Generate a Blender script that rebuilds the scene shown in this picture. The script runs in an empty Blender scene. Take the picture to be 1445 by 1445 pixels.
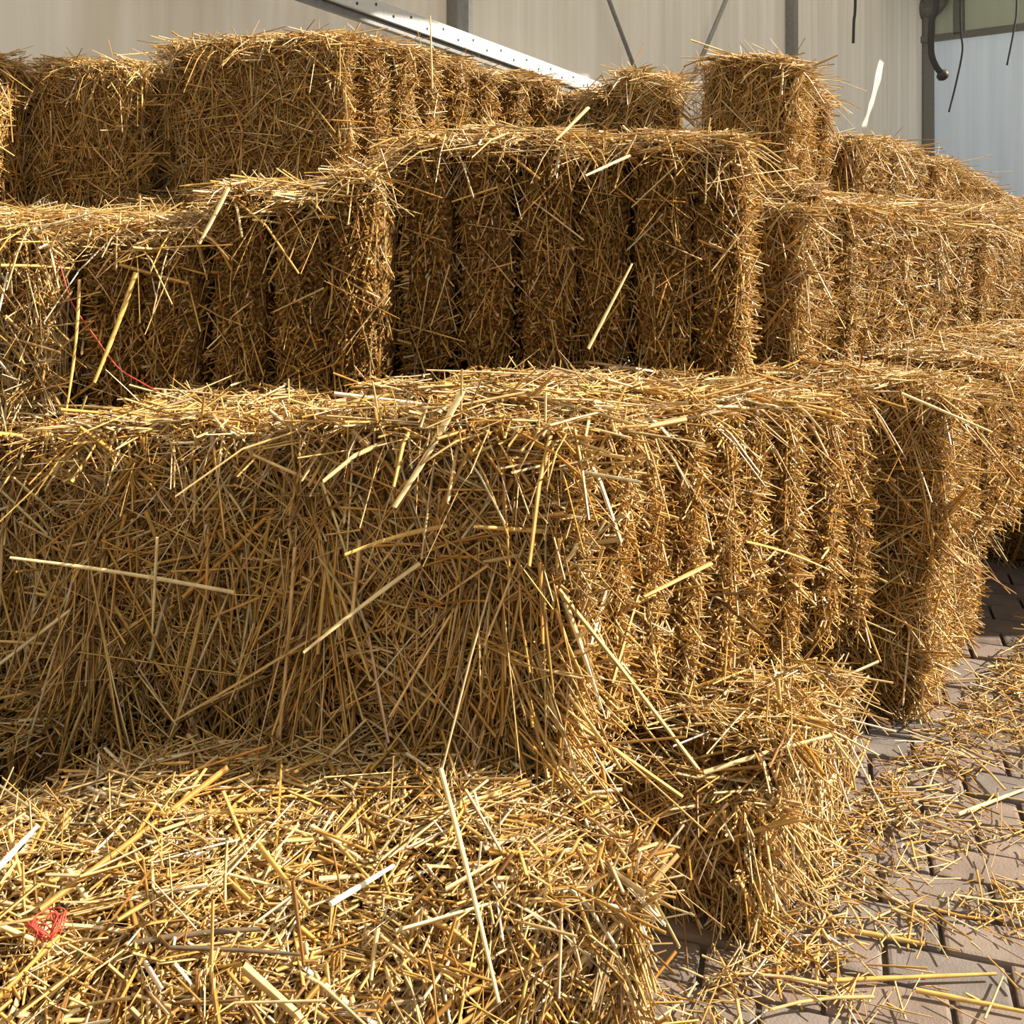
import bpy, math
import numpy as np
from mathutils import Vector, Matrix

# ------------------------------------------------------------------ camera, light, exposure
SC = bpy.context.scene
COL = SC.collection
EYE = 1.075
cam = bpy.data.cameras.new('camera'); camo = bpy.data.objects.new('camera', cam); COL.objects.link(camo)
camo.location = (0, 0, EYE); camo.rotation_euler = (math.pi / 2, 0, 0)
cam.sensor_width = 36.0; cam.sensor_fit = 'HORIZONTAL'; cam.lens = 36.0
cam.shift_y = -(722.5 - 265.0) / 1445.0
cam.clip_start = 0.02; cam.clip_end = 200
SC.camera = camo

wld = bpy.data.worlds.new('hazy_sky'); SC.world = wld; wld.use_nodes = True
bgn = wld.node_tree.nodes['Background']
bgn.inputs[0].default_value = (1.0, 0.985, 0.955, 1); bgn.inputs[1].default_value = 0.53

SUN_TO = Vector((0.99, 0.03, 0.0)).normalized()
SUN_EL = math.radians(32)
sdir = Vector((SUN_TO.x * math.cos(SUN_EL), SUN_TO.y * math.cos(SUN_EL), math.sin(SUN_EL)))
sun = bpy.data.lights.new('sun', 'SUN'); suno = bpy.data.objects.new('sun', sun); COL.objects.link(suno)
sun.energy = 13.0; sun.angle = math.radians(0.6); sun.color = (1.0, 0.90, 0.75)
suno.rotation_euler = sdir.to_track_quat('Z', 'Y').to_euler()
suno.location = (6, 2, 8)

SC.view_settings.view_transform = 'Standard'
SC.view_settings.look = 'None'
SC.view_settings.exposure = 0.0
SC.view_settings.gamma = 1.0
SC.view_settings.use_curve_mapping = False

RNG = np.random.default_rng(7)

# ------------------------------------------------------------------ materials
def new_mat(name):
    m = bpy.data.materials.new(name); m.use_nodes = True
    nt = m.node_tree
    return m, nt, nt.nodes['Principled BSDF'], nt.nodes['Material Output']

def nd(nt, typ, **kw):
    n = nt.nodes.new(typ)
    for k, v in kw.items():
        if k.startswith('i_'):
            n.inputs[k[2:].replace('_', ' ')].default_value = v
        else:
            setattr(n, k, v)
    return n

def ramp(nt, fac, stops):
    r = nt.nodes.new('ShaderNodeValToRGB')
    while len(r.color_ramp.elements) < len(stops):
        r.color_ramp.elements.new(0.5)
    for e, (p, c) in zip(r.color_ramp.elements, stops):
        e.position = p; e.color = (*c, 1)
    nt.links.new(fac, r.inputs[0])
    return r

def mat_straw():
    m, nt, p, out = new_mat('straw_stalks')
    a = nd(nt, 'ShaderNodeAttribute', attribute_name='tint')
    nz = nd(nt, 'ShaderNodeTexNoise'); nz.inputs['Scale'].default_value = 60; nz.inputs['Detail'].default_value = 2
    tc = nd(nt, 'ShaderNodeTexCoord'); nt.links.new(tc.outputs['Object'], nz.inputs['Vector'])
    mr = nd(nt, 'ShaderNodeMapRange'); nt.links.new(nz.outputs['Fac'], mr.inputs[0])
    mr.inputs[1].default_value = 0.3; mr.inputs[2].default_value = 0.7; mr.inputs[3].default_value = 0.78; mr.inputs[4].default_value = 1.12
    mx = nd(nt, 'ShaderNodeVectorMath', operation='SCALE')
    nt.links.new(a.outputs['Color'], mx.inputs[0]); nt.links.new(mr.outputs[0], mx.inputs['Scale'])
    nt.links.new(mx.outputs[0], p.inputs['Base Color'])
    p.inputs['Roughness'].default_value = 0.42
    p.inputs['Specular IOR Level'].default_value = 0.45
    tr = nd(nt, 'ShaderNodeBsdfTranslucent'); nt.links.new(mx.outputs[0], tr.inputs[0])
    ms = nd(nt, 'ShaderNodeMixShader'); ms.inputs[0].default_value = 0.14
    nt.links.new(p.outputs[0], ms.inputs[1]); nt.links.new(tr.outputs[0], ms.inputs[2])
    nt.links.new(ms.outputs[0], out.inputs[0])
    return m

def mat_core():
    m, nt, p, out = new_mat('packed_straw')
    tc = nd(nt, 'ShaderNodeTexCoord')
    v1 = nd(nt, 'ShaderNodeTexVoronoi'); v1.inputs['Scale'].default_value = 130
    nt.links.new(tc.outputs['Object'], v1.inputs['Vector'])
    r = ramp(nt, v1.outputs['Distance'], [(0.0, (0.30, 0.17, 0.05)), (0.45, (0.17, 0.09, 0.025)), (0.8, (0.05, 0.025, 0.008))])  # core coloured dark so the gaps between stalks read as shaded
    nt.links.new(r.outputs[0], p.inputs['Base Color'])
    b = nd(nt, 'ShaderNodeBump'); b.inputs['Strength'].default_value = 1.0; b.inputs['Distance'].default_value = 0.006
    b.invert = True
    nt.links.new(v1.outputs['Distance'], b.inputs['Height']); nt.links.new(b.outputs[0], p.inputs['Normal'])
    p.inputs['Roughness'].default_value = 0.85; p.inputs['Specular IOR Level'].default_value = 0.1
    return m

def mat_paver():
    m, nt, p, out = new_mat('paver_concrete')
    tc = nd(nt, 'ShaderNodeTexCoord'); oi = nd(nt, 'ShaderNodeObjectInfo')
    ad = nd(nt, 'ShaderNodeVectorMath', operation='ADD')
    nt.links.new(tc.outputs['Object'], ad.inputs[0]); nt.links.new(oi.outputs['Location'], ad.inputs[1])
    n1 = nd(nt, 'ShaderNodeTexNoise'); n1.inputs['Scale'].default_value = 14; n1.inputs['Detail'].default_value = 5
    n2 = nd(nt, 'ShaderNodeTexNoise'); n2.inputs['Scale'].default_value = 260; n2.inputs['Detail'].default_value = 3
    for n in (n1, n2): nt.links.new(ad.outputs[0], n.inputs['Vector'])
    r1 = ramp(nt, n1.outputs['Fac'], [(0.3, (0.135, 0.112, 0.096)), (0.7, (0.215, 0.178, 0.152))])
    r2 = ramp(nt, oi.outputs['Random'], [(0.0, (0.82, 0.84, 0.88)), (0.5, (1, 0.97, 0.95)), (1.0, (1.1, 0.98, 0.92))])
    mu = nd(nt, 'ShaderNodeMixRGB', blend_type='MULTIPLY'); mu.inputs[0].default_value = 1
    nt.links.new(r1.outputs[0], mu.inputs[1]); nt.links.new(r2.outputs[0], mu.inputs[2])
    nt.links.new(mu.outputs[0], p.inputs['Base Color'])
    b = nd(nt, 'ShaderNodeBump'); b.inputs['Strength'].default_value = 0.5; b.inputs['Distance'].default_value = 0.002
    nt.links.new(n2.outputs['Fac'], b.inputs['Height']); nt.links.new(b.outputs[0], p.inputs['Normal'])
    p.inputs['Roughness'].default_value = 0.8
    return m

def mat_soil():
    m, nt, p, out = new_mat('joint_sand')
    n1 = nd(nt, 'ShaderNodeTexNoise'); n1.inputs['Scale'].default_value = 60; n1.inputs['Detail'].default_value = 6
    tc = nd(nt, 'ShaderNodeTexCoord'); nt.links.new(tc.outputs['Object'], n1.inputs['Vector'])
    r = ramp(nt, n1.outputs['Fac'], [(0.3, (0.06, 0.045, 0.032)), (0.7, (0.13, 0.10, 0.07))])
    nt.links.new(r.outputs[0], p.inputs['Base Color']); p.inputs['Roughness'].default_value = 0.95
    return m

def mat_film(name, c1, c2, streak, trans):
    m, nt, p, out = new_mat(name)
    tc = nd(nt, 'ShaderNodeTexCoord')
    mp = nd(nt, 'ShaderNodeMapping'); mp.inputs['Scale'].default_value = (streak, 0.25, 1)
    nt.links.new(tc.outputs['UV'], mp.inputs[0])
    n1 = nd(nt, 'ShaderNodeTexNoise'); n1.inputs['Scale'].default_value = 1.0; n1.inputs['Detail'].default_value = 6; n1.inputs['Roughness'].default_value = 0.6
    nt.links.new(mp.outputs[0], n1.inputs['Vector'])
    r = ramp(nt, n1.outputs['Fac'], [(0.28, c1), (0.68, c2)])
    nt.links.new(r.outputs[0], p.inputs['Base Color'])
    p.inputs['Roughness'].default_value = 0.35; p.inputs['Specular IOR Level'].default_value = 0.3
    tr = nd(nt, 'ShaderNodeBsdfTranslucent'); nt.links.new(r.outputs[0], tr.inputs[0])
    ms = nd(nt, 'ShaderNodeMixShader'); ms.inputs[0].default_value = trans
    nt.links.new(p.outputs[0], ms.inputs[1]); nt.links.new(tr.outputs[0], ms.inputs[2])
    nt.links.new(ms.outputs[0], out.inputs[0])
    return m

def mat_plain(name, col, rough=0.5, metal=0.0, var=0.15, scale=40):
    m, nt, p, out = new_mat(name)
    n1 = nd(nt, 'ShaderNodeTexNoise'); n1.inputs['Scale'].default_value = scale; n1.inputs['Detail'].default_value = 4
    tc = nd(nt, 'ShaderNodeTexCoord'); nt.links.new(tc.outputs['Object'], n1.inputs['Vector'])
    r = ramp(nt, n1.outputs['Fac'], [(0.3, tuple(c * (1 - var) for c in col)), (0.7, tuple(min(1, c * (1 + var)) for c in col))])
    nt.links.new(r.outputs[0], p.inputs['Base Color'])
    p.inputs['Roughness'].default_value = rough; p.inputs['Metallic'].default_value = metal
    return m

M = dict(
    straw=mat_straw(), core=mat_core(), paver=mat_paver(), soil=mat_soil(),
    film=mat_film('cream_film', (0.70, 0.65, 0.56), (0.88, 0.85, 0.78), 9.0, 0.5),
    film_streaked=mat_film('streaked_cream_film', (0.66, 0.58, 0.45), (0.96, 0.93, 0.87), 5.0, 0.62),  # cream film with broader, stronger brown and pale streaks
    film_blue=mat_film('bluish_film', (0.58, 0.68, 0.82), (0.72, 0.83, 0.96), 7.0, 0.5),
    film_green=mat_film('greenish_film', (0.30, 0.33, 0.25), (0.37, 0.40, 0.32), 5.0, 0.5),
    steel=mat_plain('grey_steel', (0.20, 0.20, 0.19), 0.5, 0.3),
    zinc=mat_plain('pale_zinc', (0.55, 0.55, 0.53), 0.4, 0.2, 0.1),
    rubber=mat_plain('black_rubber', (0.025, 0.025, 0.025), 0.6),
    twine=mat_plain('red_twine', (0.50, 0.06, 0.035), 0.55, 0.0, 0.25, 200),
)

# ------------------------------------------------------------------ object helpers
def prop(o, label=None, cat=None, group=None, kind=None):
    if label: o['label'] = label
    if cat: o['category'] = cat
    if group: o['group'] = group
    if kind: o['kind'] = kind
    return o

def link(name, me, mat, parent=None):
    o = bpy.data.objects.new(name, me); COL.objects.link(o)
    if mat is not None and me is not None and not me.materials: me.materials.append(mat)
    if parent is not None: o.parent = parent
    return o

def mesh_np(name, V, F, smooth=False, tint=None):
    """V (n,3), F (m,k) index arrays with equal-size faces."""
    V = np.asarray(V, np.float32); F = np.asarray(F, np.int32)
    me = bpy.data.meshes.new(name)
    k = F.shape[1]
    me.vertices.add(len(V)); me.vertices.foreach_set('co', V.ravel())
    me.loops.add(F.size); me.loops.foreach_set('vertex_index', F.ravel())
    me.polygons.add(len(F))
    me.polygons.foreach_set('loop_start', np.arange(0, F.size, k, dtype=np.int32))
    me.polygons.foreach_set('use_smooth', np.full(len(F), bool(smooth)))
    if tint is not None:
        at = me.attributes.new('tint', 'FLOAT_COLOR', 'POINT')
        c = np.ones((len(V), 4), np.float32); c[:, :3] = tint
        at.data.foreach_set('color', c.ravel())
    me.update(calc_edges=True)
    return me

def box_mesh(name, lo, hi, bev=0.0):
    lo = np.array(lo, float); hi = np.array(hi, float)
    if bev <= 0:
        V = np.array([[(lo, hi)[(i >> a) & 1][a] for a in range(3)] for i in range(8)])
        F = [[0, 2, 3, 1], [4, 5, 7, 6], [0, 1, 5, 4], [2, 6, 7, 3], [0, 4, 6, 2], [1, 3, 7, 5]]
        return mesh_np(name, V, F)
    import bmesh
    bm = bmesh.new(); bmesh.ops.create_cube(bm, size=1)
    for v in bm.verts:
        v.co = Vector([lo[a] + (v.co[a] + .5) * (hi[a] - lo[a]) for a in range(3)])
    bmesh.ops.bevel(bm, geom=bm.edges[:], offset=bev, segments=2, affect='EDGES', profile=0.6)
    me = bpy.data.meshes.new(name); bm.to_mesh(me); bm.free()
    return me

def tube_mesh(name, pts, rad, sides=8, caps=True):
    pts = [Vector(p) for p in pts]
    if not hasattr(rad, '__len__'): rad = [rad] * len(pts)
    import bmesh
    bm = bmesh.new(); rings = []
    up = None
    for i, p in enumerate(pts):
        d = (pts[min(i + 1, len(pts) - 1)] - pts[max(i - 1, 0)]).normalized()
        if up is None:
            up = Vector((0, 0, 1)) if abs(d.z) < .9 else Vector((1, 0, 0))
        a = d.cross(up).normalized(); b = a.cross(d).normalized(); up = b
        rings.append([bm.verts.new(p + rad[i] * (math.cos(t) * a + math.sin(t) * b)) for t in
                      [2 * math.pi * k / sides for k in range(sides)]])
    for r0, r1 in zip(rings, rings[1:]):
        for k in range(sides):
            f = bm.faces.new((r0[k], r0[(k + 1) % sides], r1[(k + 1) % sides], r1[k])); f.smooth = True
    if caps:
        bm.faces.new(rings[0][::-1]); bm.faces.new(rings[-1])
    bmesh.ops.recalc_face_normals(bm, faces=bm.faces[:])
    me = bpy.data.meshes.new(name); bm.to_mesh(me); bm.free()
    return me

# ------------------------------------------------------------------ straw generator
PAL = np.array([[0.65, 0.405, 0.125], [0.70, 0.480, 0.205], [0.57, 0.312, 0.070], [0.75, 0.580, 0.315],
                [0.43, 0.232, 0.056], [0.28, 0.150, 0.044], [0.84, 0.755, 0.57], [0.54, 0.392, 0.205]])
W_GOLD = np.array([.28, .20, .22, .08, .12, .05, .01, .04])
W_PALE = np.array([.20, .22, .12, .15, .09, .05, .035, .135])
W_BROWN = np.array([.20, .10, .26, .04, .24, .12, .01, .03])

def unit(a):
    return a / np.maximum(np.linalg.norm(a, axis=-1, keepdims=True), 1e-9)

class Straw:
    """collects stalks and turns them into one mesh"""
    def __init__(s): s.V = []; s.F = []; s.C = []; s.n = 0
    def add(s, P, D, L, R, sag=0.0, bend=0.1, sides=3, segs=2, weights=W_GOLD, flat=0.45):
        N = len(P)
        if N == 0: return
        D = unit(D)
        rv = RNG.normal(size=(N, 3)); a = unit(np.cross(D, rv)); b = np.cross(D, a)
        fl = np.where(RNG.random(N) < flat, RNG.uniform(.12, .4, N), 1.0)
        wide = np.where(fl < 1, 1.25, 1.0)
        bv = unit(RNG.normal(size=(N, 3))); bv -= (bv * D).sum(1, keepdims=True) * D
        amt = (RNG.normal(size=N) * bend * L)[:, None]
        ring = np.linspace(0, 2 * np.pi, sides, endpoint=False) + .4
        VV = np.empty((N, segs + 1, sides, 3))
        for k in range(segs + 1):
            t = k / segs
            c = P + D * (L * t)[:, None] + bv * amt * (t * t if segs > 1 else 0)
            c = c + np.array([0, 0, -1.0]) * (sag * L * t * t)[:, None] if np.ndim(sag) else c + np.array([0, 0, -sag]) * (L * t * t)[:, None]
            r = R * (1.0 - 0.25 * t)
            for j, th in enumerate(ring):
                VV[:, k, j] = c + a * (np.cos(th) * r * wide)[:, None] + b * (np.sin(th) * r * fl)[:, None]
        base = s.n + np.arange(N)[:, None, None] * ((segs + 1) * sides)
        k = np.arange(segs)[None, :, None]; j = np.arange(sides)[None, None, :]; j2 = (j + 1) % sides
        f = np.stack([base + k * sides + j, base + k * sides + j2, base + (k + 1) * sides + j2, base + (k + 1) * sides + j], -1)
        s.F.append(f.reshape(-1, 4)); s.V.append(VV.reshape(-1, 3)); s.n += N * (segs + 1) * sides
        ci = RNG.choice(len(PAL), N, p=weights / weights.sum())
        col = PAL[ci] * RNG.uniform(.82, 1.15, (N, 1)) * RNG.uniform(.95, 1.05, (N, 3))
        s.C.append(np.repeat(np.clip(col, 0, .9), (segs + 1) * sides, 0))
    def mesh(s, name='straw'):
        return mesh_np(name, np.concatenate(s.V), np.concatenate(s.F), True, np.concatenate(s.C))

def face_frame(face, w, d, h):
    """origin, half-u, half-v, normal of a face of the box x[-w/2,w/2] y[-d/2,d/2] z[0,h]; v is up on upright faces"""
    X, Y, Z = np.eye(3)
    if face == 'front': return np.array([0, -d / 2, h / 2]), X * w / 2, Z * h / 2, -Y
    if face == 'back': return np.array([0, d / 2, h / 2]), -X * w / 2, Z * h / 2, Y
    if face == 'right': return np.array([w / 2, 0, h / 2]), Y * d / 2, Z * h / 2, X
    if face == 'left': return np.array([-w / 2, 0, h / 2]), -Y * d / 2, Z * h / 2, -X
    return np.array([0, 0, h]), X * w / 2, Y * d / 2, Z

def sample_face(face, w, d, h, N, seam, slim=1.04):
    o, u, v, n = face_frame(face, w, d, h)
    s = RNG.uniform(-slim, slim, N); t = RNG.uniform(-slim, slim, N)
    inset = .034 * np.abs(t) ** 5 + .014 * np.abs(s) ** 5
    if seam == 'u': inset = inset + .032 * np.abs(s) ** 3
    if seam == 'v': inset = inset + .016 * np.abs(t) ** 3
    P = o + s[:, None] * u + t[:, None] * v - inset[:, None] * n
    return P, s, t, unit(u), unit(v), n

def in_plane(ang, lift, uh, vh, n):
    return (np.cos(lift) * np.cos(ang))[:, None] * uh + (np.cos(lift) * np.sin(ang))[:, None] * vh + np.sin(lift)[:, None] * n

def style_face(S, style, face, w, d, h, seam, q=1.0, thick=1.0, weights=W_GOLD, drape=True):
    o, u, v, n = face_frame(face, w, d, h)
    area = 4 * np.linalg.norm(u) * np.linalg.norm(v)
    g = lambda dens: max(1, int(dens * area * q))
    rad = lambda N, lo=.0010, hi=.0024: (RNG.lognormal(math.log(.5 * (lo + hi) * .88), .38, N)).clip(.0005, .0034) * thick
    S_add = S.add
    def add(P, D, L, *a, **k):
        if face != 'top':
            D = unit(D); zt = np.maximum(P[:, 2], P[:, 2] + D[:, 2] * L)
            over = np.maximum(0, zt - h - RNG.uniform(-.02, .014, len(P)))
            over[RNG.random(len(P)) < .035] = 0
            P = P - over[:, None] * np.array([0, 0, 1.0])
        S_add(P, D, L, *a, **k)
    def bundles(nb, lo, hi, spread, mean=None, lift=3, sig=.9):
        """tufts of stalks that still lie side by side as they were pressed"""
        K = RNG.integers(4, 11, nb); B = np.repeat(np.arange(nb), K); N = len(B)
        P, s, t, uh, vh, n_ = sample_face(face, w, d, h, nb, seam)
        ang = RNG.uniform(0, 2 * np.pi, nb) if mean is None else mean + RNG.normal(0, sig, nb)
        lf = np.radians(RNG.normal(lift, 5, nb)); L0 = RNG.uniform(lo, hi, nb)
        D = in_plane(ang[B] + RNG.normal(0, .09, N), lf[B] + RNG.normal(0, .05, N), uh, vh, n_)
        side = np.cross(D, n_)
        Q = P[B] + side * RNG.normal(0, spread, N)[:, None] + n_ * RNG.uniform(-.006, .014, N)[:, None] + D * RNG.normal(0, .012, N)[:, None]
        L = L0[B] * RNG.uniform(.7, 1.1, N)
        add(Q - D * (L / 2)[:, None], D, L, rad(N, .0011, .0023), 0, .03, weights=weights)
    def chaff(dens, ww):
        N = g(dens); P, s, t, uh, vh, n_ = sample_face(face, w, d, h, N, seam)
        P = P + n_ * RNG.uniform(-.008, .012, N)[:, None]
        D = in_plane(RNG.uniform(0, 2 * np.pi, N), np.radians(RNG.normal(5, 25, N)), uh, vh, n_)
        add(P, D, RNG.uniform(.010, .045, N), RNG.uniform(.0004, .0011, N) * thick, 0, .18, 3, 1, weights=ww, flat=.6)
    if style == 'top':
        N = g(6200); P, s, t, uh, vh, n = sample_face(face, w, d, h, N, None, 1.06)
        P = P + n * RNG.uniform(-.012, .020, N)[:, None]
        L = RNG.gamma(2.0, .040, N).clip(.02, .30)
        D = in_plane(RNG.uniform(0, 2 * np.pi, N), np.radians(RNG.normal(0, 7, N)), uh, vh, n)
        add(P - D * (L / 2)[:, None], D, L, rad(N), .06, .06, weights=weights)
        bundles(g(320), .05, .17, .007, lift=1)
        chaff(8000, W_GOLD)
        N = g(320); P, s, t, uh, vh, n = sample_face(face, w, d, h, N, None)
        L = RNG.uniform(.03, .10, N)
        D = in_plane(RNG.uniform(0, 2 * np.pi, N), np.radians(RNG.uniform(5, 50, N)), uh, vh, n)
        add(P, D, L, rad(N, .0008, .0018), .0, .08, weights=weights)
    elif style == 'cut':
        N = g(20000); P, s, t, uh, vh, n = sample_face(face, w, d, h, N, seam)
        L = RNG.uniform(.015, .036, N)
        D = n + .34 * RNG.normal(size=(N, 3)) + np.array([0, 0, -.12])
        add(P - n * .012, D, L, rad(N, .0014, .0026), 0, 0, 4, 1, weights=W_BROWN, flat=.3)
        N = g(3200); P, s, t, uh, vh, n = sample_face(face, w, d, h, N, seam)
        P = P + n * RNG.uniform(.0, .014, N)[:, None]
        L = RNG.uniform(.025, .10, N)
        D = in_plane(-np.pi / 2 + RNG.normal(0, .55, N), np.radians(RNG.normal(9, 12, N)), uh, vh, n)
        add(P - D * (L / 2)[:, None], D, L, rad(N, .0008, .0018), 0, .10, weights=W_BROWN)
        N = g(500); P, s, t, uh, vh, n = sample_face(face, w, d, h, N, seam)
        P = P + n * RNG.uniform(.006, .02, N)[:, None]
        L = RNG.uniform(.05, .15, N)
        D = in_plane(-np.pi / 2 + RNG.normal(0, .8, N), np.radians(RNG.normal(4, 6, N)), uh, vh, n)
        add(P - D * (L / 2)[:, None], D, L, rad(N, .0010, .0020), 0, .06, weights=weights)
    elif style == 'side':          # sunlit flake edges: short ends sticking out in ridges
        N = g(14500); P, s, t, uh, vh, n = sample_face(face, w, d, h, N, seam)
        L = RNG.uniform(.018, .055, N)
        D = n * .9 + .55 * RNG.normal(size=(N, 3)) + np.array([0, 0, -.15])
        add(P - n * .014, D, L, rad(N, .0009, .0022), 0, .06, 3, 1, weights=weights)
        N = g(6500); P, s, t, uh, vh, n = sample_face(face, w, d, h, N, seam)
        P = P + n * RNG.uniform(-.006, .012, N)[:, None]
        L = RNG.gamma(2.6, .015, N).clip(.015, .12)
        D = in_plane(RNG.normal(0, .9, N) * np.where(RNG.random(N) < .5, 1, 1) + np.where(RNG.random(N) < .35, np.pi / 2, 0), np.radians(RNG.normal(8, 14, N)), uh, vh, n)
        add(P - D * (L / 2)[:, None], D, L, rad(N, .0008, .0020), 0, .10, weights=weights)
        N = g(300); P, s, t, uh, vh, n = sample_face(face, w, d, h, N, seam)
        P = P + n * RNG.uniform(.004, .02, N)[:, None]
        L = RNG.uniform(.06, .17, N)
        D = in_plane(RNG.uniform(0, 2 * np.pi, N), np.radians(RNG.uniform(-2, 28, N)), uh, vh, n)
        add(P - D * (L / 2)[:, None], D, L, rad(N, .0012, .0024), 0, .04, weights=weights)
    elif style in ('fold', 'fan'):
        N = g(9000); P, s, t, uh, vh, n = sample_face(face, w, d, h, N, seam)
        P = P + n * RNG.uniform(-.012, .014, N)[:, None]
        L = RNG.gamma(2.4, .038, N).clip(.02, .28)
        mean = -np.pi / 2 + RNG.normal(0, .80, N); mean = np.where(RNG.random(N) < .4, RNG.uniform(0, 2 * np.pi, N), mean)
        D = in_plane(mean, np.radians(RNG.normal(4, 9, N)), uh, vh, n)
        add(P - D * (L / 2)[:, None], D, L, rad(N, .0010, .0023), .03, .06, weights=weights)
        bundles(g(330), .07, .20, .006, -np.pi / 2, 4, .9)
        chaff(3500, weights)
        if style == 'fan':
            for c0, amp in ((-.72, .48), (.45, .45)):
                N = g(850)
                s0 = c0 + RNG.normal(0, .22, N); t0 = RNG.uniform(-.95, .35, N)
                P = o + s0[:, None] * u + t0[:, None] * v + n * RNG.uniform(-.008, .018, N)[:, None]
                L = RNG.gamma(6, .027, N).clip(.06, .27)
                sp = np.clip(.75 - t0, .2, 1.5)
                ang = -np.pi / 2 + (s0 - c0) * 1.2 * sp + RNG.normal(0, amp, N) * sp
                D = in_plane(ang, np.radians(RNG.normal(7, 7, N)), uh, vh, n)
                add(P, D, L, rad(N, .0011, .0025), .02, .06, weights=weights)
        N = g(300); P, s, t, uh, vh, n = sample_face(face, w, d, h, N, seam)
        P = P + n * RNG.uniform(.006, .02, N)[:, None]
        L = RNG.uniform(.09, .24, N)
        D = in_plane(RNG.uniform(0, 2 * np.pi, N), np.radians(RNG.uniform(0, 18, N)), uh, vh, n)
        add(P - D * (L / 2)[:, None], D, L, rad(N, .0014, .0025), 0, .03, weights=weights)
    if face != 'top' and drape:              # stalks of the top bent over the upper edge
        N = max(1, int(2 * np.linalg.norm(u) * (150 if style == 'side' else 240) * min(q, 1.2)))
        s0 = RNG.uniform(-1, 1, N)
        P = o + s0[:, None] * u + v * RNG.uniform(.86, 1.0, N)[:, None] - n * RNG.uniform(.0, .05, N)[:, None]
        D = n * RNG.uniform(.25, 1.0, N)[:, None] + unit(v) * RNG.uniform(-.8, .06, N)[:, None] + unit(u) * RNG.normal(0, .7, N)[:, None]
        S.add(P, D, RNG.gamma(2.5, .028, N).clip(.03, .19), rad(N), .35, .05, weights=W_PALE)

def core_mesh(w, d, h):
    """a soft-edged, lumpy slab standing on z=0"""
    n = 7
    g = np.linspace(-1, 1, n)
    V = []; F = []
    for ax in range(3):
        for sg in (-1, 1):
            base = len(V)
            for i in g:
                for j in g:
                    p = [0, 0, 0]; p[ax] = sg; p[(ax + 1) % 3] = i; p[(ax + 2) % 3] = j
                    V.append(p)
            for i in range(n - 1):
                for j in range(n - 1):
                    q = [base + i * n + j, base + (i + 1) * n + j, base + (i + 1) * n + j + 1, base + i * n + j + 1]
                    F.append(q if sg > 0 else q[::-1])
    V = np.array(V, float)
    # round the corners
    a = np.abs(V)
    prod = np.stack([a[:, 1] ** 6 + a[:, 2] ** 6, a[:, 0] ** 6 + a[:, 2] ** 6, a[:, 0] ** 6 + a[:, 1] ** 6], 1)
    half = np.array([w / 2, d / 2, h / 2])
    rr = np.minimum(np.array([.026, .026, .034]), half * .45)
    P = V * (half + np.array([-.006, -.006, -.006]) + np.where(half < .07, .010, 0)) - V * rr * prod / 2
    k = 40.0
    ph = RNG.uniform(0, 6, 3)
    P += .004 * np.sin(P[:, [1, 2, 0]] * k + ph) * np.sin(P[:, [2, 0, 1]] * k * .7 + ph[::-1])
    P[:, 2] += h / 2
    P[:, 2] = np.maximum(P[:, 2], 0)
    return mesh_np('flake', P, F, True)

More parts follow.
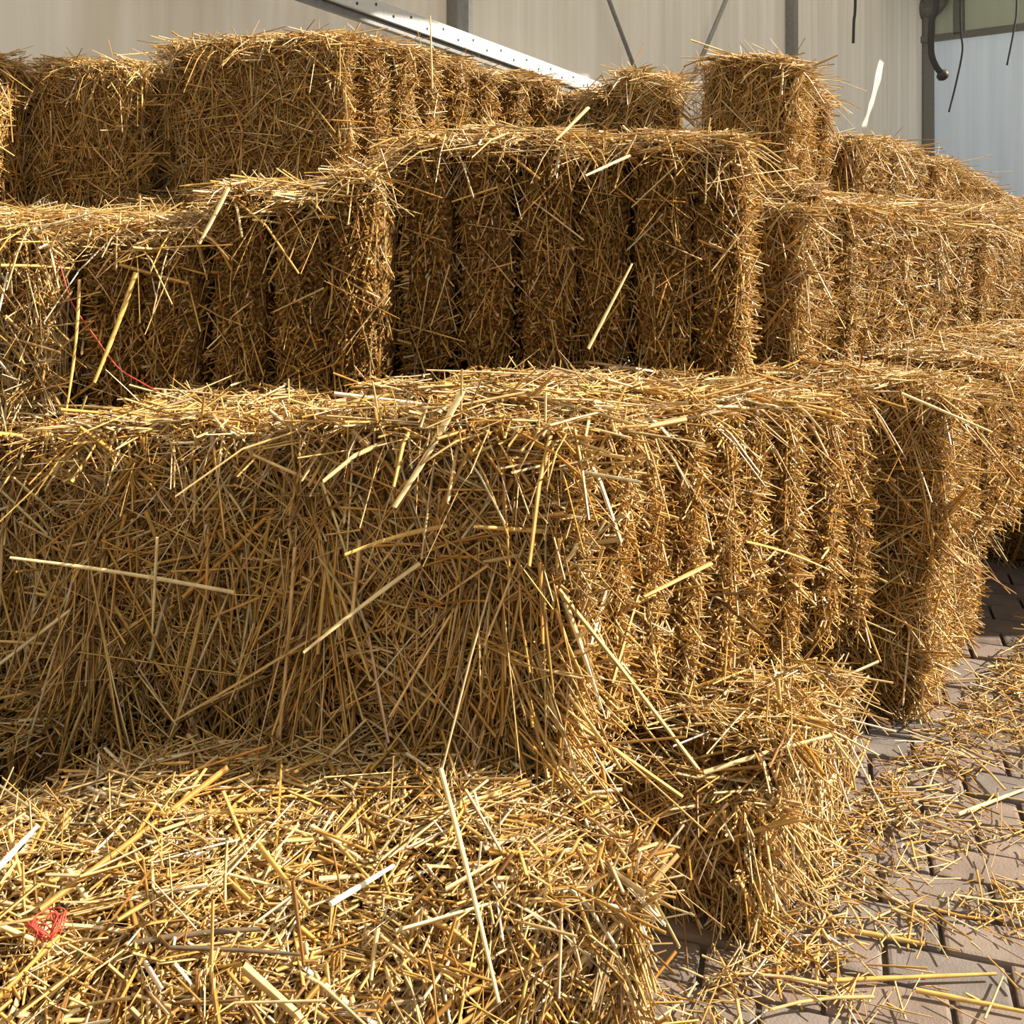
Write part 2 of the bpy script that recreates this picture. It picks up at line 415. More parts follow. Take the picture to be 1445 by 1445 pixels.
def bale(label, corner, z, yaw, size, n, stack='y', faces=None, yaw_span=0.0, shear=0.0, drop=0.0, roll=0.0, q=1.0,
         thick=1.0, weights=W_GOLD, jitter=.006, hvar=.012, group='straw bales stacked in the tunnel', extra=None):
    """corner = front right bottom corner on plan, yaw of the front edge; flakes stacked backwards ('y') or leftwards ('x')"""
    faces = faces or {}
    w, l, h = size
    R0 = Matrix.Rotation(math.radians(yaw), 4, 'Z')
    c = Vector((corner[0], corner[1], z))
    base = c + R0 @ Vector((-w / 2, l / 2, 0))
    root = bpy.data.objects.new('straw_bale', None); COL.objects.link(root)
    root.empty_display_size = .1
    root.location = base; root.rotation_euler = (0, math.radians(roll), math.radians(yaw))
    prop(root, label, 'straw bale', group)
    pos = Vector((w / 2, -l / 2, 0))           # running front right corner, bale coordinates
    for i in range(n):
        f = i / max(1, n - 1)
        a = math.radians(yaw_span * f)
        if stack == 'y':
            fw, fd = w, l / n
            step = Vector((math.sin(-a) * fd + shear * fd, math.cos(a) * fd, -drop / n))
            here = {k: s for k, s in faces.items() if k not in ('front', 'back')}
            if i == 0 and 'front' in faces: here['front'] = faces['front']
            if i == n - 1 and 'back' in faces: here['back'] = faces['back']
        else:
            fw, fd = w / n, l
            step = Vector((-fw, shear * fw, -drop / n)); a = 0
            here = {k: s for k, s in faces.items() if k not in ('left', 'right')}
            if i == 0 and 'right' in faces: here['right'] = faces['right']
            if i == n - 1 and 'left' in faces: here['left'] = faces['left']
        fh = h + RNG.normal(0, hvar)
        ctr = pos + Matrix.Rotation(a, 3, 'Z') @ Vector((-fw / 2, fd / 2, 0))
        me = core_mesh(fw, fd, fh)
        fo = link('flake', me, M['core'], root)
        if stack == 'y': ctr = ctr + Vector((RNG.normal(0, jitter), 0, 0))
        else: ctr = ctr + Vector((0, RNG.normal(0, jitter), 0))
        tb = math.radians(RNG.normal(0, 1.3))
        fo.location = ctr; fo.rotation_euler = (0 if stack == 'y' else tb, tb if stack == 'y' else 0, a + math.radians(RNG.normal(0, 1.5)))
        S = Straw()
        for fc, st in here.items():
            if stack == 'y': seam = 'u' if fc in ('left', 'right') else ('v' if fc == 'top' else None)
            else: seam = 'u' if fc in ('front', 'back') else None
            qq = q
            if isinstance(st, tuple): st, qq = st[0], q * st[1]
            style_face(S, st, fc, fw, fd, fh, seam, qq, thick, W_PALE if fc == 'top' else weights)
        if stack == 'y' and i > 0 and shear > .2:      # the stepped strip of each flake's front that stays in view
            S2 = Straw(); style_face(S2, 'side', 'front', fw, fd, fh, None, q * .35, thick, W_BROWN, False)
            S.V += S2.V; S.C += S2.C; S.F += [F_ + S.n for F_ in S2.F]; S.n += S2.n
        if S.n:
            so = link('straw', S.mesh(), M['straw'], fo); so['kind'] = 'stuff'
        pos = pos + step
    return root

# ------------------------------------------------------------------ ground: pavers in running bond
floor = link('floor', box_mesh('floor', (-7, -2.5, -.06), (8, 14, -.016)), M['soil']); prop(floor, kind='structure')
PA = math.radians(-17); PL, PW = .163, .083
pv = [box_mesh('paver', (-PL / 2 + .003 + e, -PW / 2 + .003, -.05), (PL / 2 - .003, PW / 2 - .003 - e, 0), .006) for e in (0, .001, .002)]
for m_ in pv: m_.materials.append(M['paver'])
ca, sa = math.cos(PA), math.sin(PA)
cnt = 0; far_v = []; far_f = []
for r in range(-20, 75):
    for c in range(-16, 45):
        lx = (c + .5 * (r % 2)) * PL; ly = r * PW
        x = .55 + ca * lx - sa * ly; y = 1.25 + sa * lx + ca * ly
        if not (-.1 < x < 4.0 and .2 < y < 6.0): continue
        if y < 1.0 and x < .25: continue
        if x < .05 + .72 * (y - 1.35): continue
        if y > 2.75 or y < .95 or x > .56 * y + .14:      # beyond the picture or too far to tell apart
            b = len(far_v)
            for dx, dy, dz in [(-1, -1, -.05), (1, -1, -.05), (1, 1, -.05), (-1, 1, -.05), (-1, -1, 0), (1, -1, 0), (1, 1, 0), (-1, 1, 0)]:
                ax_, ay_ = dx * (PL / 2 - .004), dy * (PW / 2 - .004)
                far_v.append((x + ca * ax_ - sa * ay_, y + sa * ax_ + ca * ay_, dz))
            far_f += [[b + k for k in q_] for q_ in ([4, 5, 6, 7], [0, 1, 5, 4], [1, 2, 6, 5], [2, 3, 7, 6], [3, 0, 4, 7])]
            continue
        o = link('paver', pv[cnt % 3], None, floor); cnt += 1
        o.location = (x, y, -.002 + RNG.uniform(-.003, .002))
        o.rotation_euler = (RNG.normal(0, .008), RNG.normal(0, .008), PA + RNG.normal(0, .008))
print('pavers', cnt)
if far_v:
    fo = link('distant_pavers', mesh_np('distant_pavers', far_v, far_f), M['paver'], floor); fo['kind'] = 'stuff'

# ------------------------------------------------------------------ tunnel walls
def film_wall(name, p0, p1, z0, z1, mat, nx, nz, wr=.02, parent=None, holes=None):
    p0 = np.array(p0); p1 = np.array(p1); d = p1 - p0; ln = np.linalg.norm(d); d /= ln
    nrm = np.array([d[1], -d[0]])
    s = np.linspace(0, 1, nx); t = np.linspace(0, 1, nz)
    Sg, Tg = np.meshgrid(s, t, indexing='ij')
    off = wr * (np.sin(Sg * ln * 9 + 1.3 * np.sin(Tg * 3)) * .4 + np.sin(Sg * ln * 23 + Tg * 2.2) * .22 + np.sin(Sg * ln * 3.1 + Tg * 1.4))
    x = p0[0] + d[0] * Sg * ln + nrm[0] * off; y = p0[1] + d[1] * Sg * ln + nrm[1] * off; z = z0 + (z1 - z0) * Tg
    V = np.stack([x, y, z], -1).reshape(-1, 3)
    idx = np.arange(nx * nz).reshape(nx, nz)
    F = np.stack([idx[:-1, :-1], idx[1:, :-1], idx[1:, 1:], idx[:-1, 1:]], -1).reshape(-1, 4)
    if holes is not None:
        keep = ~holes(V[F].mean(1)); F = F[keep]
    me = mesh_np(name, V, F, True)
    uv = me.uv_layers.new(name='UVMap')
    UVp = np.stack([Sg * ln, Tg * (z1 - z0)], -1).reshape(-1, 2)
    uv.data.foreach_set('uv', UVp[F.ravel()].astype(np.float32).ravel())
    return link(name, me, mat, parent)

WB = np.array([-.316, 4.83]); WD = np.array([.579, .815]); BAY = 4.4
corner = WB + WD * BAY * 2
wall_back = bpy.data.objects.new('wall_back', None); COL.objects.link(wall_back); prop(wall_back, kind='structure')
for k in range(-2, 2):
    a_ = WB + WD * BAY * k; b_ = WB + WD * BAY * (k + 1)
    film_wall('film_sheet', a_, b_, -.02, 4.6, M['film'] if k >= 0 else M['film_streaked'], 90, 30, .018 if k >= 0 else .035, wall_back)
nrm_b = np.array([WD[1], -WD[0]])        # towards the bales
def along(t, off=0.0):
    p = WB + WD * t + nrm_b * off
    return p
def post_on(wall, name, p, dvec, wid, dep, z0, z1, mat):
    me = box_mesh(name, (-wid / 2, -dep / 2, z0), (wid / 2, dep / 2, z1), .006)
    o = link(name, me, mat, wall); o.location = (p[0], p[1], 0); o.rotation_euler = (0, 0, math.atan2(dvec[1], dvec[0]))
    return o
for k in range(-1, 3):
    p = along(BAY * k, .07)
    post_on(wall_back, 'post', p, WD, .085, .08, -.02, 4.6, M['steel'])
    if k == 0:
        p = along(BAY * k + .085, .05); post_on(wall_back, 'post_flange', p, WD, .07, .05, -.02, 4.6, M['zinc'])
def bar(name, a, b, wid, hgt, mat, parent):
    a = Vector(a); b = Vector(b); L = (b - a).length
    me = box_mesh(name, (0, -wid / 2, -hgt / 2), (L, wid / 2, hgt / 2), .004)
    o = link(name, me, mat, parent); o.location = a
    o.rotation_euler = (b - a).to_track_quat('X', 'Z').to_euler()
    return o
p0 = along(-2.6, .13); p1 = along(1.25, .13)
rail = bar('perforated_rail', (*p0, 2.03), (*p1, 1.615), .05, .075, M['zinc'], wall_back)
bar('rail_lip', (*along(-2.6, .12), 1.975), (*along(1.25, .12), 1.56), .03, .03, M['steel'], wall_back)
import bmesh as _bm
for k in range(34):
    t = .10 + k * .11
    me_ = bpy.data.meshes.get('rail_hole')
    if me_ is None:
        me_ = tube_mesh('rail_hole', [(0, -.0262, 0), (0, -.0240, 0)], .007, 8); me_.materials.append(M['rubber'])
    o = link('rail_hole', me_, None, rail); o.location = (t, 0, .012 * (1 if k % 2 else -1))
def rod(name, a, b, r, mat, parent=None, n=2):
    return link(name, tube_mesh(name, [Vector(a).lerp(Vector(b), i / (n - 1)) for i in range(n)], r, 8), mat, parent)
def wall_pt(px, py, off):
    """point on the back wall seen at a pixel, worked out once for the brace rods"""
    k = (px - 722.5) / 1445.0
    o_ = WB + nrm_b * off
    t = (k * o_[1] - o_[0]) / (WD[0] - k * WD[1])
    p = o_ + WD * t
    return (p[0], p[1], EYE + (265 - py) * p[1] / 1445.0)
rod('brace_rod', wall_pt(848, -30, .05), wall_pt(925, 175, .05), .013, M['steel'], wall_back)
rod('brace_rod', wall_pt(1037, -30, .05), wall_pt(955, 165, .05), .016, M['steel'], wall_back)

wall_right = bpy.data.objects.new('wall_right', None); COL.objects.link(wall_right); prop(wall_right, kind='structure')
RD = np.array([.71, -1.04]); RD = RD / np.linalg.norm(RD)
r0 = corner + nrm_b * .05; r1 = r0 + RD * 3.6
ZB = 2.80
film_wall('film_sheet', r0, r1, -.02, ZB, M['film_blue'], 90, 40, .02, wall_right)
SUN_STREAK = [(1239, 86), (1248, 88), (1233, 142), (1218, 181), (1213, 180), (1227, 140)]  # sun streak outline; slits are added in both films to cast it
def holed_sheet(name, outer, hole, place):
    """flat sheet with a narrow slit; outer and hole in sheet coordinates"""
    from mathutils.geometry import tessellate_polygon
    rings = [[Vector((p[0], p[1], 0)) for p in outer], [Vector((p[0], p[1], 0)) for p in hole]]
    T = tessellate_polygon(rings)
    flat_ = [p for r_ in rings for p in r_]
    me = mesh_np(name, [place(p.x, p.y) for p in flat_], np.array(T))
    uv = me.uv_layers.new(name='UVMap')
    for lp in me.loops: uv.data[lp.index].uv = flat_[lp.vertex_index][:2]
    return me
def right_hit(px, py):
    p = np.array(wall_pt(px, py, 0)); sd = np.array(sdir)
    A_ = np.array([[RD[0], -sd[0]], [RD[1], -sd[1]]]); st = np.linalg.solve(A_, p[:2] - r0)
    return st[0], p[2] + sd[2] * st[1]
link('film_sheet', holed_sheet('film_sheet', [(0, ZB + .02), (3.6, ZB + .02), (3.6, 4.6), (0, 4.6)], [right_hit(*q_) for q_ in SUN_STREAK],
     lambda a, b: (r0[0] + RD[0] * a, r0[1] + RD[1] * a, b)), M['film_green'], wall_right)
nr = np.array([RD[1], -RD[0]])
inn = -nr if np.dot(nr, -r0) < 0 else nr
a_ = r0 + inn * .05; b_ = r1 + inn * .05
bar('cross_rail', (*a_, ZB), (*b_, ZB - .02), .05, .08, M['steel'], wall_right)
pm = r0 + RD * .47 + inn * .05
post_on(wall_right, 'mullion', pm, RD, .12, .05, ZB, 4.6, M['steel'])
pc = corner + nrm_b * .12
post_on(wall_right, 'corner_post', pc, WD, .15, .12, -.02, 3.3, M['steel'])

# film roof of the tunnel, open along the sunny aisle side; a slit added in it lets one streak of sun onto the back film
ZR = 3.45
def roof_hit(px, py):
    p = Vector(wall_pt(px, py, 0)); k = (ZR - p.z) / sdir.z
    return np.array((p + sdir * k)[:2])
ceiling = bpy.data.objects.new('ceiling', None); COL.objects.link(ceiling); prop(ceiling, kind='structure')
M['roof'] = mat_film('roof_film', (0.55, 0.53, 0.48), (0.62, 0.60, 0.55), 3.0, 0.75)
# unseen roof edge, shaped to leave bales in sun and film walls in shade
outer = [(-6.5, 14.0), (-6.5, -3.0), (2.1, -3.0), (2.1, 4.3), (3.2, 6.0), (13.0, 8.0), (13.0, 14.0)]
link('roof_film', holed_sheet('roof_film', outer, [roof_hit(*q_) for q_ in SUN_STREAK], lambda a, b: (a, b, ZR)), M['roof'], ceiling)

# ------------------------------------------------------------------ straw bales
LOW = 'bales of the lowest tier on the pavers'
MID = 'bales of the second tier'
UPP = 'bales of the third tier'
TOPT = 'bales of the top tier at the back'
# lowest tier
bale('flattened low straw bale at bottom left, its trampled top filling the foreground', (.165, 1.24), 0, 29, (1.05, .50, .29), 9, 'x',
     dict(front='fold', top=('top', 1.5), right='fold'), q=1.1, thick=1.25, hvar=.006, weights=W_PALE, group=LOW)
bale('low straw bale half in shade under the front row at left', (-.20, 1.68), 0, 16, (1.5, .5, .275), 10, 'x',
     dict(top='top', front=('fold', .3)), q=.88, thick=1.15, hvar=.006, group=LOW)
bale('low slumped straw bale spilling onto the pavers below the ridged bale', (.335, 1.43), 0, -38, (.70, .44, .225), 5, 'y',
     dict(front='fold', top=('top', 1.3), right='fold'), hvar=.022, jitter=.02, q=1.1, thick=1.1, weights=W_PALE, group=LOW)
bale('low upright straw bale at the end of the row beside the dark gap', (.815, 2.03), 0, -34, (.42, .62, .33), 6, 'y',
     dict(front='fold', right='side', top='top'), q=.9, group=LOW)
bale('low straw bale in the shade under the overhanging second tier, past the right edge', (1.50, 2.80), 0, -46, (.5, .75, .33), 5, 'y',
     dict(front='fold', right='side'), q=.15, group=LOW)
# second tier
A = bale('ridged straw bale in the middle, shaded fanned end and sunlit flaked side', (.092, 1.37), .29, -15, (.42, .80, .46), 9, 'y',
         dict(front='fan', right='side', top='top', left=('fold', .2), back=('fold', .2)), yaw_span=-24, shear=.38, drop=.07, q=1.25, thick=1.15, hvar=.01, group=MID)
bale('straw bale with shaded drooping end just left of the ridged bale', (-.335, 1.53), .28, -7, (.34, .85, .43), 7, 'y',
     dict(front='fan', top='top', left=('fold', .3)), q=1.2, thick=1.15, group=MID)
bale('straw bale at left edge set back in the front row', (-.69, 1.70), .275, -3, (.45, .8, .395), 7, 'y',
     dict(front='fan', top='top'), q=1.1, thick=1.1, group=MID)
bale('bulging sunlit straw bale at right overhanging the pavers', (.838, 2.00), .335, -40, (.50, .95, .335), 9, 'y',
     dict(front='fold', right='side', top='top'), yaw_span=-10, shear=.08, q=1.1, group=MID)
bale('sunlit straw bale continuing the second tier past the right edge of the picture', (1.60, 2.68), .335, -46, (.6, .8, .32), 6, 'y',
     dict(front='fold', right='side', top='top'), q=.35, group=MID)
bale('straw bale hidden behind the front row, carrying the tall dark bale', (.22, 2.42), .28, -4, (.95, .5, .41), 6, 'x',
     dict(top=('top', .3)), q=.4, group=MID)
# third tier
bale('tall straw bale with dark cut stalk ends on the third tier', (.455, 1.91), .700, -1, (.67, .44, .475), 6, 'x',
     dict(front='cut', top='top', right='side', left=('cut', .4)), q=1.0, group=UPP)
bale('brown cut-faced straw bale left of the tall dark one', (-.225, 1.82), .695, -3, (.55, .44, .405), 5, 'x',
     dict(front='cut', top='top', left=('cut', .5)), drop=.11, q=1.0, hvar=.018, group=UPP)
bale('straw bale at left edge of third tier with sunlit hanging stalks', (-.82, 1.76), .675, -6, (.5, .7, .335), 6, 'y',
     dict(front='fan', top='top', right='fold'), q=1.0, weights=W_PALE, group=UPP)
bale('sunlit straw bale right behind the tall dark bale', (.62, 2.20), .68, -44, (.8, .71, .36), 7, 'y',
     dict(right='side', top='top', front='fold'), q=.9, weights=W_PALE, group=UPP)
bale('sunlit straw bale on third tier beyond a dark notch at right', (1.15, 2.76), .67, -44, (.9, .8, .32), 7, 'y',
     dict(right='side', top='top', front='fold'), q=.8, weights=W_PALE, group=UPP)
bale('straw bale behind the brown cut-faced one, carrying the top bales', (.0, 2.42), .71, -1, (1.0, .5, .35), 6, 'x',
     dict(top=('top', .3), front=('fold', .15)), q=.4, group=UPP)
# top tier
bale('straw bale on top at upper left with shaded front and sunlit flaked side', (-.42, 2.55), 1.07, -18, (.52, .74, .39), 8, 'y',
     dict(front='fold', right='side', top='top'), yaw_span=-22, shear=.35, drop=.05, hvar=.018, q=.9, group=TOPT)
bale('straw bale on top left, its hanging end next to a dark gap', (-.99, 2.64), 1.02, -12, (.31, .5, .385), 5, 'y',
     dict(front='fold', right='fold', top='top'), roll=4, q=.9, group=TOPT)
bale('straw bale on top cut by the upper left edge of the picture', (-1.31, 2.46), 1.0, -5, (.27, .36, .40), 4, 'y',
     dict(front='fold', right='fold', top='top'), q=.8, group=TOPT)
bale('highest straw bale at upper right with ragged peak', (.72, 2.75), 1.05, -36, (.26, .36, .385), 4, 'y',
     dict(front='fold', right='side', top=('top', 1.5), left=('fold', .5)), drop=.10, roll=4, q=1.0, group=TOPT)
bale('straw bale lying behind the tall dark one left of the ragged peak', (.47, 3.0), 1.03, -16, (.42, .38, .385), 5, 'x',
     dict(front='fold', top='top', left='fold'), drop=.07, q=.9, group=TOPT)
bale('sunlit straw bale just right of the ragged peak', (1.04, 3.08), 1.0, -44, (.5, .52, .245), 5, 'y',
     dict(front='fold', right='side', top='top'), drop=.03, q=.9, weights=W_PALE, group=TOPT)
bale('straw bale in front of the corner post on the right slope', (1.45, 3.52), .96, -44, (.5, .7, .23), 6, 'y',
     dict(front='fold', right='side', top='top'), drop=.14, q=.8, group=TOPT)
bale('last straw bale at right edge below the bluish film', (2.03, 4.08), .62, -44, (.6, .7, .40), 5, 'y',
     dict(front='fold', right='side', top='top'), q=.6, group=TOPT)
# unseen pile added across the aisle to lay shade on the far pavers
bale('unseen straw bale added across the paved aisle for its shade', (2.42, 2.45), 0, -44, (.5, .9, .46), 6, 'y',
     dict(front='fold', left='side', top='top'), q=.16, group='unseen bales added across the aisle')

bale('unseen upper straw bale added across the paved aisle for its shade', (2.40, 2.47), .46, -42, (.5, .9, .44), 6, 'y',
     dict(front='fold', left='side', top='top'), q=.16, group='unseen bales added across the aisle')

# ------------------------------------------------------------------ straw litter on the pavers
LINE = np.array([[.15, 1.12], [.24, 1.36], [.36, 1.42], [.62, 1.78], [.88, 2.02], [1.25, 2.42], [1.6, 2.8]])
def dist_line(P):
    best = np.full(len(P), 9.0)
    for a, b in zip(LINE, LINE[1:]):
        ab = b - a; t = np.clip(((P - a) @ ab) / (ab @ ab), 0, 1)
        best = np.minimum(best, np.linalg.norm(P - (a + t[:, None] * ab), axis=1))
    return best
def outside(P):
    """right of the bales' footline"""
    yl = np.interp(P[:, 1], LINE[:, 1], LINE[:, 0])
    return P[:, 0] > yl - .03
CLUMPS = [((.62, 1.50), .17, .035), ((.80, 1.53), .12, .04), ((.42, 1.44), .07, .06), ((.95, 1.70), .10, .05), ((.70, 1.72), .08, .05), ((.55, 1.62), .06, .08),
          ((.98, 2.02), .06, .06), ((1.15, 2.30), .22, .16), ((1.35, 2.6), .25, .22), ((1.22, 2.42), .2, .14), ((1.3, 2.75), .3, .2), ((1.05, 2.15), .07, .08)]
def litter_points(N, spread):
    P = []
    Q = np.stack([RNG.uniform(.1, 2.0, N * 6), RNG.uniform(.95, 3.2, N * 6)], 1)
    Q = Q[outside(Q)]
    d = dist_line(Q); w = np.exp(-d / spread) + .03
    for c, sx, sy in CLUMPS:
        w += .55 * np.exp(-((Q[:, 0] - c[0]) / sx) ** 2 - ((Q[:, 1] - c[1]) / sy) ** 2)
    return Q[RNG.random(len(Q)) < np.clip(w, 0, 1)][:N]
S = Straw()
Pg = litter_points(6200, .055); N = len(Pg)
L = RNG.gamma(2.2, .020, N).clip(.012, .16)
near = np.exp(-dist_line(Pg) / .06)
zz = .003 + RNG.uniform(0, 1, N) ** 2 * .05 * near + RNG.uniform(0, .004, N)
ang = RNG.uniform(0, 2 * np.pi, N); tl = RNG.normal(0, .06, N) + near * RNG.normal(0, .12, N)
D = np.stack([np.cos(ang), np.sin(ang), tl], 1)
P3 = np.stack([Pg[:, 0], Pg[:, 1], zz], 1) - unit(D) * (L / 2)[:, None]
P3[:, 2] = np.maximum(P3[:, 2], .003)
S.add(P3, D, L, RNG.uniform(.0008, .0020, N), 0, .05, weights=W_PALE)
lo = link('straw_litter', S.mesh('straw_litter'), M['straw'])
prop(lo, 'thin litter of broken straw bits strewn over the pavers beside the bales', 'straw', kind='stuff')

# single stalks lying on the pavers
def stalk_mesh(L, r, bend, flat, col, seed):
    rng = np.random.default_rng(seed)
    pts = [np.array([(t - .5) * L, bend * L * math.sin(t * 3.0), 0]) for t in np.linspace(0, 1, 4)]
    V = []; F = []
    ns = 6
    for k, p in enumerate(pts):
        for j in range(ns):
            th = 2 * math.pi * j / ns
            rr = r * (1 - .12 * k)
            V.append(p + np.array([0, math.cos(th) * rr, math.sin(th) * rr * flat + r * flat]))
    for k in range(3):
        for j in range(ns):
            F.append([k * ns + j, k * ns + (j + 1) % ns, (k + 1) * ns + (j + 1) % ns, (k + 1) * ns + j])
    me = mesh_np('straw_stalk', V, F, True, np.repeat(np.array([col]), len(V), 0))
    me.materials.append(M['straw'])
    return me
SM = []
for k in range(14):
    L_ = [.05, .07, .09, .12, .15, .19, .06][k % 7]
    SM.append((L_, stalk_mesh(L_, .0016 + .0006 * (k % 3), RNG.normal(0, .06), [1, .5, .8][k % 3], np.clip(PAL[[0, 1, 2, 3, 1, 7, 0][k % 7]] * RNG.uniform(.9, 1.15), 0, .9), k)))
Pi = litter_points(230, .10)
for k, p in enumerate(Pi):
    L_, me = SM[int(RNG.integers(len(SM)))]
    o = link('straw_stalk', me, None)
    dl = float(dist_line(p[None])[0])
    o.location = (p[0], p[1], .002 + (.012 * RNG.random() if dl < .1 else .003 * RNG.random()))
    o.rotation_euler = (0, RNG.normal(0, .03), RNG.uniform(0, 6.28))
    size_ = 'short' if L_ < .065 else ('long' if L_ > .13 else 'medium-length')
    place_ = ('lying hard against the foot of the bales' if dl < .07 else 'on the nearest pavers at lower right' if p[1] < 1.45 else
              'in the straw drift across the middle pavers' if p[1] < 1.62 else 'on the pavers right of the slumped low bale' if p[1] < 1.95 else 'on the far shaded pavers past the bulging bale')
    prop(o, '%s loose straw stalk %s' % (size_, place_), 'straw stalk', 'loose stalks on the pavers')

# ------------------------------------------------------------------ hanging things by the right wall
purl = bar('trim_1', (2.0, 6.4, 3.05), (6.2, 6.05, 3.05), .05, .06, M['steel'], None); prop(purl, kind='structure')
def curve_pts(pts, n=8):
    pts = [np.array(p, float) for p in pts]; out = []
    pp = [pts[0]] + pts + [pts[-1]]
    for i in range(1, len(pp) - 2):
        for k in range(n):
            t = k / n; a, b, c, d = pp[i - 1:i + 3]
            out.append(.5 * ((2 * b) + (c - a) * t + (2 * a - 5 * b + 4 * c - d) * t * t + (3 * b - a - 3 * c + d) * t ** 3))
    out.append(pts[-1]); return out
YH = 6.25
def hang(px, py): return ((px - 722.5) / 1445 * YH, YH, EYE + (265 - py) * YH / 1445)
def hanging(name, label, pix, r, cat, end=None):
    top = np.array(hang(*pix[0])); top[2] = 3.03
    pts = curve_pts([top] + [hang(*p) for p in pix])
    b0 = Vector(pts[0])
    e = bpy.data.objects.new(name, None); COL.objects.link(e); e.location = b0
    prop(e, label, cat)
    link('cable', tube_mesh('cable', [Vector(p) - b0 for p in pts], r, 8), M['rubber'], e)
    if end:
        q = Vector(pts[-1]) - b0; dv = (Vector(pts[-1]) - Vector(pts[-3])).normalized()
        link('end_cap', tube_mesh('end_cap', [q - dv * .01, q + dv * .004, q + dv * .03, q + dv * .045], [r * 1.1, r * 1.9, r * 1.9, r * 1.0], 10), M['rubber'], e)
hanging('hanging_hose', 'thick black hose with knobbed end hanging by the corner post', [(1322, -8), (1315, 30), (1314, 72), (1320, 92), (1328, 103)], .020, 'hose', True)
hanging('hanging_cable', 'short straight black cable hanging before the cream film', [(1207, -5), (1205, 30), (1204, 61)], .009, 'cable')
hanging('hanging_cable', 'long thin black cable curving before the bluish film', [(1355, -5), (1356, 45), (1358, 72), (1349, 118), (1339, 158)], .006, 'cable')
hanging('hanging_cable', 'thin black cable at the upper right edge of the picture', [(1435, -5), (1431, 40), (1421, 92)], .006, 'cable')

# gutter joint on top of the corner post
cp = [o for o in wall_right.children if o.name.startswith('corner_post')][0]
gj = link('gutter_joint', tube_mesh('gutter_joint', [(-.02, -.26, 3.26), (0, -.10, 3.18), (0, .0, 3.14), (0, .12, 3.17), (.02, .24, 3.26)], [.09, .12, .13, .12, .09], 10), M['steel'], cp)

# ------------------------------------------------------------------ single stalks that stand out, and the red twine
def pt(px, py, d):
    """pixel and distance in metres to a point in the room"""
    return Vector(((px - 722.5) / 1445 * d, d, EYE + (265 - py) / 1445 * d))
def stalk(label, a, b, r, tint, bow=.01, flat=1.0):
    a = pt(*a); b = pt(*b); L_ = (b - a).length; ax = (b - a).normalized()
    up = Vector((0, 0, 1)) if abs(ax.z) < .9 else Vector((1, 0, 0))
    sd = ax.cross(up).normalized(); nn = sd.cross(ax)
    V = []; F = []; ns = 8; K = 7
    for k in range(K):
        t = k / (K - 1); rr = r * (1.0 - .35 * t) * (1.18 if k in (2, 4) else 1.0)
        c = ax * (L_ * t) + nn * (bow * L_ * math.sin(math.pi * t))
        for m_ in range(ns):
            th = 2 * math.pi * m_ / ns
            V.append(c + sd * math.cos(th) * rr + nn * math.sin(th) * rr * flat)
    for k in range(K - 1):
        for m_ in range(ns):
            F.append([k * ns + m_, k * ns + (m_ + 1) % ns, (k + 1) * ns + (m_ + 1) % ns, (k + 1) * ns + m_])
    me = mesh_np('straw_stalk', np.array([tuple(v) for v in V]), F, True, np.repeat(np.array([tint]), len(V), 0))
    o = link('straw_stalk', me, M['straw']); o.location = a
    prop(o, label, 'straw stalk', 'stalks that stand out on the bales')
GO, PA_, WH, BR, GR = (.66, .42, .12), (.78, .62, .32), (.86, .80, .62), (.42, .24, .06), (.17, .12, .07)
stalk('very long pale stalk leaning down over the low foreground bale', (622, 1085, 1.17), (704, 1415, 1.0), .0030, PA_, .02)
stalk('long pale stalk sticking out sideways at left of the front row', (330, 836, 1.49), (14, 787, 1.44), .0032, PA_, .01)
stalk('short upright pale stalk hanging before the shaded front row at left', (222, 758, 1.46), (215, 892, 1.44), .0042, PA_, 0, .5)
stalk('thick pale stalk slanting down across the shaded end of the ridged bale', (592, 795, 1.40), (428, 921, 1.32), .0044, PA_, .01, .6)
stalk('broad flat blade standing on the top front edge of the ridged bale', (652, 552, 1.45), (556, 716, 1.33), .0062, PA_, -.02, .25)
stalk('golden stalk jutting level from the shaded end of the ridged bale', (800, 752, 1.39), (668, 743, 1.34), .0034, GO, .0)
stalk('forked golden stalk pointing left from the ridged bale', (630, 742, 1.40), (486, 783, 1.33), .0034, GO, .03)
stalk('thin pale stalk leaning against the foot of the tall dark bale', (830, 492, 1.80), (892, 372, 1.86), .0030, PA_, 0)
stalk('thick pale stalk hanging over the front edge of the brown cut-faced bale', (322, 265, 1.80), (281, 344, 1.75), .0052, PA_, -.01, .6)
stalk('pale stalk poking over the top edge of the tall dark bale', (830, 152, 1.88), (784, 198, 1.83), .0046, PA_, 0, .7)
stalk('pale stalk sticking out of the face of the tall dark bale', (888, 220, 1.89), (826, 248, 1.80), .0040, PA_, 0, .8)
stalk('long thin stalk hanging upright at left below the third tier', (112, 395, 1.79), (93, 583, 1.70), .0030, GO, .02)
stalk('long stalk slanting down at left in front of the brown cut-faced bale', (192, 385, 1.79), (133, 540, 1.72), .0046, GO, .01)
stalk('white stalk at the left edge of the low foreground bale', (-6, 1228, 1.12), (52, 1166, 1.21), .0046, WH, 0, .5)
stalk('white stalk lying slantwise on the low foreground bale', (466, 1276, 1.09), (556, 1221, 1.15), .0040, WH, 0, .6)
stalk('orange stalk lying crosswise on the low foreground bale', (362, 1188, 1.20), (437, 1285, 1.08), .0030, GO, 0)
stalk('dark grey weathered twig lying on the low foreground bale', (188, 1331, 1.035), (368, 1311, 1.055), .0032, GR, .02)
stalk('thin dark brown stem lying below the grey twig', (232, 1337, 1.03), (424, 1347, 1.02), .0022, GR, .01)
stalk('broad golden blade lying across the sunlit flakes of the ridged bale', (1052, 764, 1.66), (1170, 804, 1.68), .0060, GO, .03, .3)
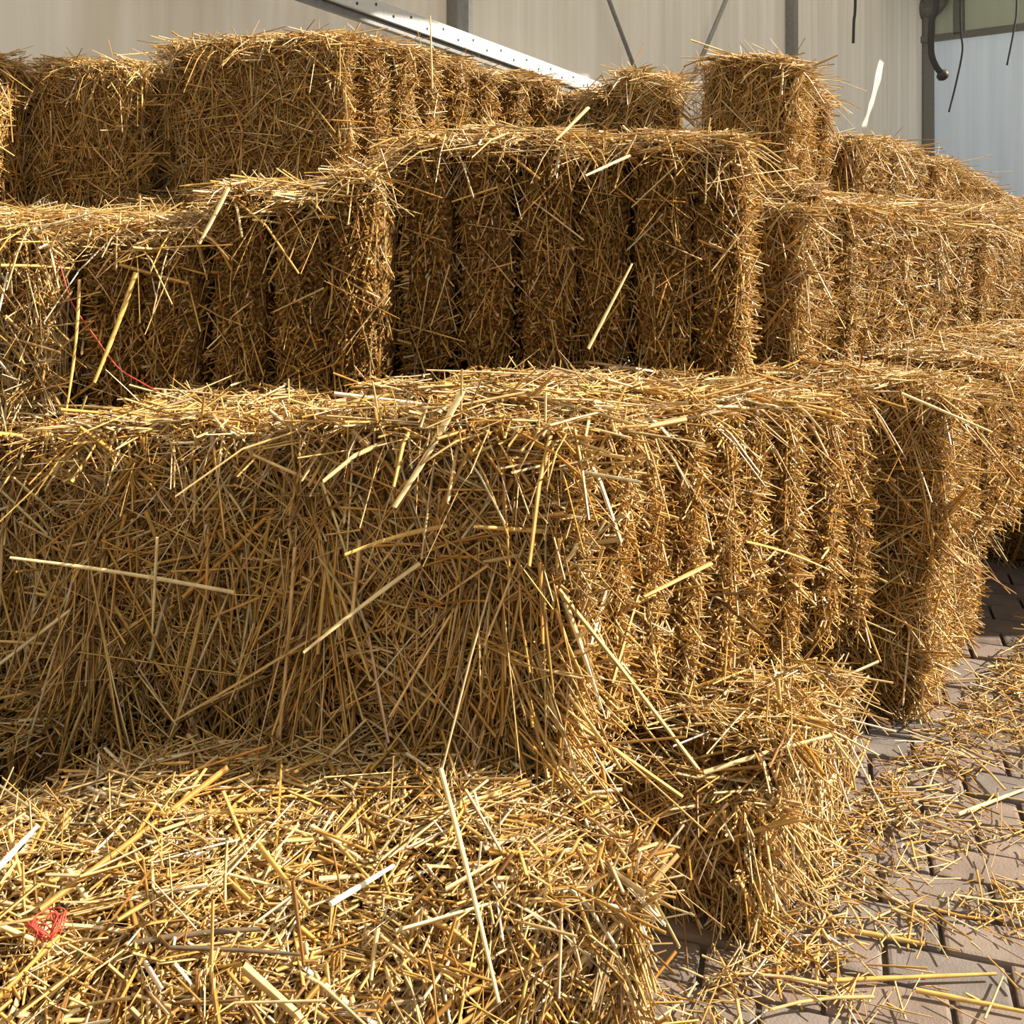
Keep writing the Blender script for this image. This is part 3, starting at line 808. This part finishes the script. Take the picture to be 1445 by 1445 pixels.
stalk('long golden stalk slanting across the sunlit flakes near the middle', (1003, 795, 1.56), (908, 842, 1.46), .0048, GO, 0, .5)
stalk('pale stalk running down the corner flake of the ridged bale', (790, 830, 1.37), (848, 1000, 1.36), .0036, PA_, .01)
stalk('long thin stalk lying over the sunlit top near the right edge', (1272, 555, 1.95), (1400, 610, 1.93), .0030, PA_, 0)
stalk('bent stalk jutting up from the ragged top bale at upper right', (1120, 105, 2.72), (1182, 78, 2.70), .0030, BR, 0)
stalk('pale stalk poking up from the flaked top bale at upper left', (610, 125, 2.68), (607, 22, 2.66), .0026, PA_, 0)
def ground(px, py, z=.006):
    d = (EYE - z) * 1445 / (py - 265); return (px, py, d)
stalk('long golden stalk lying level across the nearest pavers', ground(1166, 1384), ground(1406, 1374), .0030, GO, 0)
stalk('golden stalk slanting to the right edge on the nearest pavers', ground(1292, 1397), ground(1452, 1429), .0034, GO, 0)
stalk('pale stalk lying slantwise on the upper right pavers', ground(1352, 1149), ground(1450, 1112), .0034, PA_, 0)
stalk('brown stalk lying on the pavers beside the slumped low bale', ground(1256, 1121), ground(1362, 1141), .0034, BR, 0)
stalk('golden stalk lying across the middle of the pavers at right', ground(1196, 1312), ground(1305, 1332), .0036, GO, 0)
stalk('upright lying stalk on the pavers below the slumped low bale', ground(1152, 1386), ground(1156, 1316), .0030, GO, 0)

tw = bpy.data.objects.new('baler_twine', None); COL.objects.link(tw)
path = curve_pts([pt(80, 352, 1.800), pt(90, 392, 1.785), (*pt(104, 432, 1.775),), pt(132, 472, 1.77), pt(165, 517, 1.765), pt(200, 540, 1.755), pt(224, 553, 1.745)])
b0 = Vector(path[0]); tw.location = b0
prop(tw, 'thin red baler twine hanging loose at left below the third tier', 'twine')
link('cord', tube_mesh('cord', [Vector(p) - b0 for p in path], .0012, 6), M['twine'], tw)
tf = bpy.data.objects.new('twine_tuft', None); COL.objects.link(tf); tf.location = pt(66, 1322, 1.035)
prop(tf, 'frayed tuft of red twine on the low foreground bale', 'twine')
for k in range(16):
    a0 = RNG.uniform(0, 6.28); rr = RNG.uniform(.008, .022)
    pp = [(rr * math.cos(a0 + t * RNG.uniform(.8, 1.6)) * (1 - .2 * t), rr * .8 * math.sin(a0 + t * 1.3), .004 + .012 * math.sin(t * 1.5) + RNG.uniform(0, .006)) for t in np.linspace(0, 2.2, 5)]
    link('fibre', tube_mesh('fibre', curve_pts(pp, 3), .0008, 5), M['twine'], tf)

tri = sum(len(o.data.polygons) * 2 for o in COL.objects if o.type == 'MESH')
print('triangles', tri)
